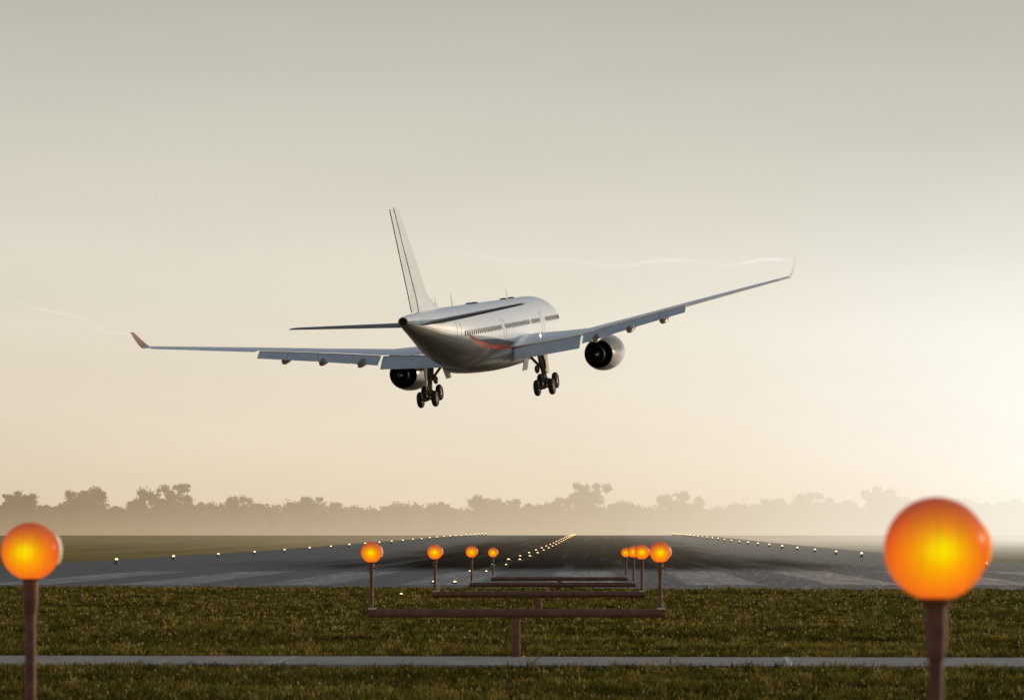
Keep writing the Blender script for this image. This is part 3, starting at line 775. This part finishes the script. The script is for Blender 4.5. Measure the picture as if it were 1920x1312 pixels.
V = [( .34 * math.cos(t), 30 - 57.315, 2.125 + .32 * math.sin(t)) for t in [2 * PI * k / 24 for k in range(24)]]
V2 = [( .36 * math.cos(t), 30 - 57.0, 2.125 + .33 * math.sin(t)) for t in [2 * PI * k / 24 for k in range(24)]]
b = MB(); b.loft([V2, V]); b.build('exhaust_outlet', M_dark, air)
# aerials and roof blisters
for s, h in ((45.5, .95), (39.6, 1.15), (17.0, .95)):
    b = MB(); z0 = fsec(s)[0] - .03
    b.loft([[(.03, 30 - s + .22, z0), (0, 30 - s + .28, z0), (-.03, 30 - s + .22, z0), (-.02, 30 - s - .22, z0), (.02, 30 - s - .22, z0)],
            [(.012, 30 - s - .10, z0 + h), (0, 30 - s - .06, z0 + h), (-.012, 30 - s - .10, z0 + h), (-.01, 30 - s - .26, z0 + h), (.01, 30 - s - .26, z0 + h)]])
    b.build('antenna', M_white, air)
for s in (33.2, 31.2, 18.9, 15.4):
    b = MB(); b.sphere((0, 30 - s, 2.83), .5, 16, 8, sc=(.7, 1.2, .22)); b.build('roof_blister', M_dark, air)

def foil(c, t, n=22):
    """closed section: list of (aft, up), from trailing edge over the top to the nose and back below"""
    up, lo = [], []
    for i in range(n + 1):
        x = (1 - math.cos(PI * i / n)) / 2
        y = 5 * t * (.2969 * math.sqrt(x) - .126 * x - .3516 * x * x + .2843 * x ** 3 - .1015 * x ** 4)
        cam_ = .018 * (1 - (2 * x - 1) ** 2)
        up.append((x * c, (y * 1.05 + cam_) * c)); lo.append((x * c, (-y * .95 + cam_) * c))
    return list(reversed(up)) + lo[1:]
def section(y, le, c, z, t, inc=0.0, cant=0.0, ori='h'):
    P = []
    for a, h in foil(c, t):
        aa = a * math.cos(inc) + h * math.sin(inc); hh = h * math.cos(inc) - a * math.sin(inc)
        if ori == 'h': P.append((y - hh * math.sin(cant), 30 - le - aa, z + hh * math.cos(cant)))
        else: P.append((hh, 30 - le - aa, z))
    return P
def mir(P, sgn): return [(p[0] * sgn, p[1], p[2]) for p in P]
def wz(y): return float(np.interp(y, [2.4, 9.4, 14.5, 19.6, 24.5, 29.3], [-1.75, -1.45, -.68, .30, 1.22, 2.18]))
def wle(y): return float(np.interp(y, [2.4, 9.4, 29.3], [19.2, 23.6, 35.7]))
def wte(y): return float(np.interp(y, [2.4, 9.4, 29.3], [30.0, 30.3, 38.0]))
def wth(y): return float(np.interp(y, [2.4, 9.4, 14, 29.3], [.125, .085, .072, .07]))
def winc(y): return math.radians(float(np.interp(y, [2.4, 9.4, 14, 29.3], [.6, -.6, -2.0, -2.6])))
for sg in (-1, 1):
    b = MB()
    yy = [2.2, 3, 4.5, 6.5, 8, 9.4, 11.5, 14.5, 17, 19.6, 22, 24.5, 27, 29.3]
    rg = []
    for y in yy:
        c = wte(y) - wle(y)
        zz = -1.52 + .57 * (y - 2.4) / 7
        if y > 9.4:   # soften the flexed spanwise curve
            zz = -.95 + 3.13 * ((y - 9.4) / 19.9) ** .92
        rg.append(mir(section(y, wle(y), c, zz + c * math.sin(winc(y)), wth(y), winc(y)), sg))
    b.loft(rg); wing = b.build('wing', M_wing, air)
    wzf = lambda y: (-1.52 + .57 * (y - 2.4) / 7) if y < 9.4 else -.95 + 3.13 * ((y - 9.4) / 19.9) ** .92
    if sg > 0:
        b = MB(); b.sphere((4.9, 30 - 27.2, -.74), .065, 14, 10, sc=(1, 1.4, .9)); b.build('added_wing_glint', M_glint, wing)  # glowing bead added at the wing root for a sun glint, no lamp
    # winglet
    b = MB(); rg = []
    for (y, le, c, z, cant) in [(29.25, 35.75, 2.2, 2.10, 0.2), (29.5, 36.1, 1.95, 2.40, .9), (29.72, 36.6, 1.6, 2.85, 1.15), (30.0, 37.7, .75, 3.62, 1.2)]:
        rg.append(mir(section(y, le, c, z, .09, 0, cant), sg))
    b.loft(rg); b.build('winglet', M_red if sg < 0 else M_white, wing)
    # flaps, lowered
    def flap(y0, y1, c0, c1, ang, drop, mat, name='flap', t=.13):
        b = MB(); rg = []
        for y, c in ((y0, c0), ((y0 + y1) / 2, (c0 + c1) / 2), (y1, c1)):
            rg.append(mir(section(y, wte(y) - .12 * c - .12, c, wzf(y) - drop, t, math.radians(ang)), sg))
        b.loft(rg); b.build(name, mat, wing)
    flap(2.95, 9.25, 2.05, 2.15, 31, .13, M_flap)
    flap(9.5, 11.7, 1.75, 1.7, 27, .10, M_flap)
    flap(11.74, 14.6, 1.7, 1.58, 27, .10, M_flap)
    flap(14.64, 17.1, 1.56, 1.46, 27, .09, M_flap)
    flap(17.14, 19.6, 1.44, 1.34, 27, .09, M_flap)
    flap(19.8, 24.4, 1.0, .85, 6, .02, M_wing, 'aileron', .10)
    flap(24.44, 28.4, .85, .72, 5, .02, M_wing, 'aileron', .10)
    # flap track fairings
    for y, ln in ((6.3, 4.2), (10.9, 4.0), (14.2, 3.6), (17.4, 3.2)):
        if y < 7 : continue
        b = MB(); z0 = wzf(y) - .62; e0 = wte(y); rg = []
        for q, rr, dzz in ((0, .03, .25), (.12, .20, .16), (.35, .33, .04), (.62, .34, -.10), (.85, .26, -.28), (1.0, .10, -.42), (1.02, .01, -.43)):
            s = e0 - 2.1 + ln * q
            rg.append([(sg * y + rr * 1.25 * math.cos(t), 30 - s, z0 + dzz + rr * 1.1 * math.sin(t)) for t in [2 * PI * k / 16 for k in range(16)]])
        b.loft(rg); b.build('flap_track_fairing', M_pod, wing)
    # engine
    ey, ez = sg * 9.37, -3.12
    b = MB(); Y = lambda s: 30 - s
    prof = [(Y(18.0), 1.22), (Y(17.6), 1.32), (Y(17.5), 1.42), (Y(17.7), 1.54), (Y(18.6), 1.66), (Y(20.2), 1.70), (Y(21.6), 1.62), (Y(22.8), 1.44), (Y(23.3), 1.33), (Y(23.3), 1.28), (Y(22.4), 1.26), (Y(20.5), 1.20)]
    b.lathe(prof, 'Y', (ey, 0, ez), 48); eng = b.build('engine', M_chrome, air)
    b = MB(); b.lathe([(Y(20.6), 1.21), (Y(20.55), .02)], 'Y', (ey, 0, ez), 36)
    b.lathe([(Y(21.0), 1.0), (Y(22.8), .95), (Y(24.1), .68), (Y(24.15), .62), (Y(23.6), .60)], 'Y', (ey, 0, ez), 32)
    b.lathe([(Y(23.3), .46), (Y(24.2), .36), (Y(25.0), .05)], 'Y', (ey, 0, ez), 24, cap=True)
    b.build('exhaust_nozzle', M_dark, eng)
    b = MB(); b.lathe([(Y(18.1), 1.24), (Y(18.15), .02)], 'Y', (ey, 0, ez), 36); b.build('fan', M_under, eng)
    b = MB(); rg = []
    for s, zt, zb, hw in ((18.6, -1.62, -1.9, .05), (19.6, -1.15, -1.9, .22), (23.0, -1.0, -1.95, .28), (26.0, -1.05, -1.9, .22), (28.0, -1.2, -1.6, .05)):
        rg.append([(ey + hw * a, 30 - s, (zt if c_ > 0 else zb)) for a, c_ in ((-1, 1), (1, 1), (1, -1), (-1, -1))])
    b.loft(rg); b.build('pylon', M_wing, eng)
    # horizontal stabiliser
    b = MB(); rg = []
    for y in (.4, 3, 6, 9.3, 9.7):
        le = np.interp(y, [.4, 9.3, 9.7], [48.4, 54.3, 54.9]); te = np.interp(y, [.4, 9.7], [54.5, 57.0]); z = np.interp(y, [.4, 9.7], [1.58, 2.47])
        rg.append(mir(section(y, float(le), float(te - le), float(z), .065), sg))
    b.loft(rg); stab = b.build('horizontal_stabiliser', M_under, air)
    b = MB(); rg = []
    for y in (1.0, 5, 9.5):
        te = np.interp(y, [.4, 9.7], [54.5, 57.0]); c = np.interp(y, [1, 9.5], [1.5, .75]); z = np.interp(y, [.4, 9.7], [1.58, 2.47])
        rg.append(mir(section(y, float(te - c + .08), float(c), float(z) - .0, .10, math.radians(-2)), sg))
    b.loft(rg); b.build('elevator', M_under, stab)
    # main landing gear
    gx = sg * 5.45; gs = 29.6
    gear = MB(); top = Vector((gx - sg * .35, 30 - gs + .3, -2.0)); bot = Vector((gx, 30 - gs, -5.15))
    gear.tube([top, top.lerp(bot, .55)], .31, 14); gear.tube([top.lerp(bot, .5), bot], .21, 14)
    gear.tube([bot + Vector((0, 0, .25)), bot - Vector((0, 0, .18))], .21, 14)
    G = gear.build('main_landing_gear', M_gear, air)
    tilt = math.radians(13)
    ax = Vector((0, math.cos(tilt), math.sin(tilt)))
    b = MB(); b.tube([bot - ax * 1.12, bot + ax * 1.12], .15, 12)
    b.build('bogie_beam', M_gear, G)
    b = MB(); b.tube([top + Vector((-sg * 1.5, .2, .1)), bot.lerp(top, .42)], .13, 10); b.tube([top + Vector((0, -1.1, .1)), bot.lerp(top, .35)], .11, 10); b.sphere(bot.lerp(top, .42) + Vector((-sg * .55, -.15, .1)), .3, 12, 8, sc=(.8, 1, 1.3)); b.box(bot + Vector((0, -.1, .35)), (.75, .5, .42), bev=.08)
    k1 = bot + Vector((0, -.62, .85)); b.tube([bot + Vector((0, -.15, .05)), k1], .06, 8); b.tube([k1, bot.lerp(top, .5) + Vector((0, -.12, 0))], .06, 8)
    b.tube([bot.lerp(top, .3) + Vector((0, .2, 0)), bot + ax * .9], .05, 8)
    for q in (-.18, .2): b.tube([bot.lerp(top, .9) + Vector((q, -.2, 0)), bot.lerp(top, .3) + Vector((q, -.24, 0)), bot + Vector((q, -.25, .1))], .028, 6)
    b.build('brace', M_gear, G)
    b = MB(); b.box(top.lerp(bot, .42) + Vector((sg * .42, .05, 0)), (.06, 1.15, 1.75), bev=.02)
    b.build('gear_door', M_door, G)
    b = MB(); b.box(Vector((gx - sg * 1.75, 30 - gs + .3, -3.15)), (.07, 2.0, 1.15), Matrix.Rotation(sg * .25, 3, 'Y'), bev=.02); b.build('bay_door', M_door, G)
    for fb_ in (-1, 1):
        for lr in (-1, 1):
            c = bot + ax * fb_ * 1.0 + Vector((lr * .68, 0, 0))
            t = MB(); w_ = .23; R0 = .74
            t.lathe([(-w_ * .75, .40), (-w_, .50), (-w_, .60), (-w_ * .75, .68), (-w_ * .3, R0), (w_ * .3, R0), (w_ * .75, .68), (w_, .60), (w_, .50), (w_ * .75, .40)], 'X', c, 28)
            wh = t.build('wheel', M_tyre, G)
            t = MB(); t.lathe([(-w_ * .76, .41), (-w_ * .6, .36), (-w_ * .45, .16), (-w_ * .8, .12), (-w_ * .8, .01)], 'X', c, 24)
            t.lathe([(w_ * .76, .41), (w_ * .6, .36), (w_ * .45, .16), (w_ * .8, .12), (w_ * .8, .01)], 'X', c, 24)
            t.build('rim', M_gear, wh)
    for fb_ in (-1, 1):
        b = MB(); b.tube([bot + ax * fb_ - Vector((.66, 0, 0)), bot + ax * fb_ + Vector((.66, 0, 0))], .09, 10); b.build('axle', M_gear, G)
# belly fairing
b = MB(); rg = []
for s, hw, zt, zb in ((16.5, .8, -2.2, -2.7), (18, 2.0, -1.5, -2.98), (20, 2.85, -1.25, -3.2), (23, 3.12, -1.2, -3.36), (28, 3.15, -1.2, -3.42), (32, 3.08, -1.2, -3.40), (34.5, 2.8, -1.25, -3.26), (36.5, 2.3, -1.4, -3.05), (38, 1.6, -1.7, -2.85), (38.8, .9, -2.1, -2.72)):
    zc, hh = (zt + zb) / 2, (zt - zb) / 2
    ring = []
    for k in range(40):
        t = 2 * PI * k / 40; c_, s_ = math.cos(t), math.sin(t); e = .72
        ring.append((hw * math.copysign(abs(c_) ** e, c_), 30 - s, zc + hh * math.copysign(abs(s_) ** e, s_)))
    rg.append(ring)
b.loft(rg)
M_belly = simple('belly_grey', (.22, .20, .175), .26, 0, .5, .5, .15, .8)
b.build('belly_fairing', M_fus, air)
# fin and rudder
def fin_sec(z, le, te, t=.10): return section(0, le, te - le, z, t, ori='v')
zz = [2.3, 2.75, 3.2, 4.05, 7.6, 11.15, 11.3]
LE = [43.0, 44.5, 46.2, 48.4, 51.45, 54.50, 54.62]; HG = [52.0, 52.1, 52.25, 52.5, 54.4, 56.2, 56.25]
zf = [2.3 + 9.0 * k / 44 for k in range(45)]
b = MB(); b.loft([fin_sec(z, float(np.interp(z, zz, LE)), float(np.interp(z, zz, HG)), float(np.interp(z, [2.3, 3.6], [.05, .08]))) for z in zf]); fin = b.build('tail_fin', M_fin, air)
TE = [54.1, 54.15, 54.35, 54.6, 56.0, 57.35, 57.35]
b = MB(); b.loft([fin_sec(z, h - .03, t, .10) for z, h, t in zip(zz[1:], HG[1:], TE[1:])]); b.build('rudder', M_fin, fin)
b = MB()
for z0, h0, z1, h1 in zip(zz[1:-1], HG[1:-1], zz[2:], HG[2:]): b.tube([(.02, 30 - h0, z0), (.02, 30 - h1, z1)], .115 - .006 * (z0 - 2), 8)
for z0, t0, z1, t1 in zip(zz[1:-2], TE[1:-2], zz[2:-1], TE[2:-1]): b.tube([(0, 30 - t0, z0), (0, 30 - t1, z1)], .04, 6)
b.build('hinge_line', M_line, fin)

# ------------------------------------------------------------------ vapour trails behind the wing tips
def make_vapour():
    m, nt, out = new_mat('vapour'); p, x, y, z = POS(nt)
    n = NOISE(nt, VS(nt, p, (.14, .05, .5)), 1.0, 4, .6)
    t = N(nt, 'ShaderNodeBsdfTransparent')
    a = N(nt, 'ShaderNodeEmission'); a.inputs[0].default_value = (1, .965, .90, 1); a.inputs[1].default_value = 1.2   # glow put in for sunlight scattered forward by the droplets
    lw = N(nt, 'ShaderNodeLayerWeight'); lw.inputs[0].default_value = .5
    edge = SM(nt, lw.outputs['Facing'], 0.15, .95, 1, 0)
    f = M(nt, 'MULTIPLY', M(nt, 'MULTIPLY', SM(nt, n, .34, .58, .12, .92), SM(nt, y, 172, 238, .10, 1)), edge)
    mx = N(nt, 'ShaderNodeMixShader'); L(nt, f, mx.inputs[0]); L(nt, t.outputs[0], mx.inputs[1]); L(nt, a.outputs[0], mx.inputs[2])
    L(nt, mx.outputs[0], out.inputs[0]); return m
M_vap = make_vapour()
def trail(pts, lab):
    P = []
    for px, py, d in pts: P.append(Vector(((px - 1116) / 5000 * d, d, CAMZ + (998 - py) / 5000 * d)))
    Q = []; R_ = []
    for i in range(len(P) - 1):
        a, b_, c, e = P[max(i - 1, 0)], P[i], P[i + 1], P[min(i + 2, len(P) - 1)]
        for k in range(6):
            t = k / 6; Q.append(.5 * ((2 * b_) + (c - a) * t + (2 * a - 5 * b_ + 4 * c - e) * t * t + (3 * b_ - a - 3 * c + e) * t ** 3))
    Q.append(P[-1])
    R_ = [(.09 + .11 * min(1, i / 8)) * (1 if i < len(Q) - 14 else max(.02, (len(Q) - 1 - i) / 14)) for i in range(len(Q))]
    b = MB(); b.tube(Q, R_, 10, cap=False); o = b.build('vapour_trail', M_vap)
    tag(o, lab, 'vapour trail', 'vapour trails behind the wing tips')
trail([(242, 625, 238), (205, 623, 230), (180, 611, 222), (150, 594, 213), (110, 587, 204), (65, 577, 196), (20, 563, 188), (-40, 548, 180)], 'thin white vapour trail curling left from the left wing tip')
trail([(1488, 488, 229), (1430, 487, 220), (1360, 499, 210), (1290, 489, 201), (1230, 489, 193), (1150, 500, 184), (1050, 487, 174), (960, 490, 166), (860, 476, 157), (760, 480, 148), (640, 474, 139)], 'long faint vapour trail from the right wing tip across the fin')
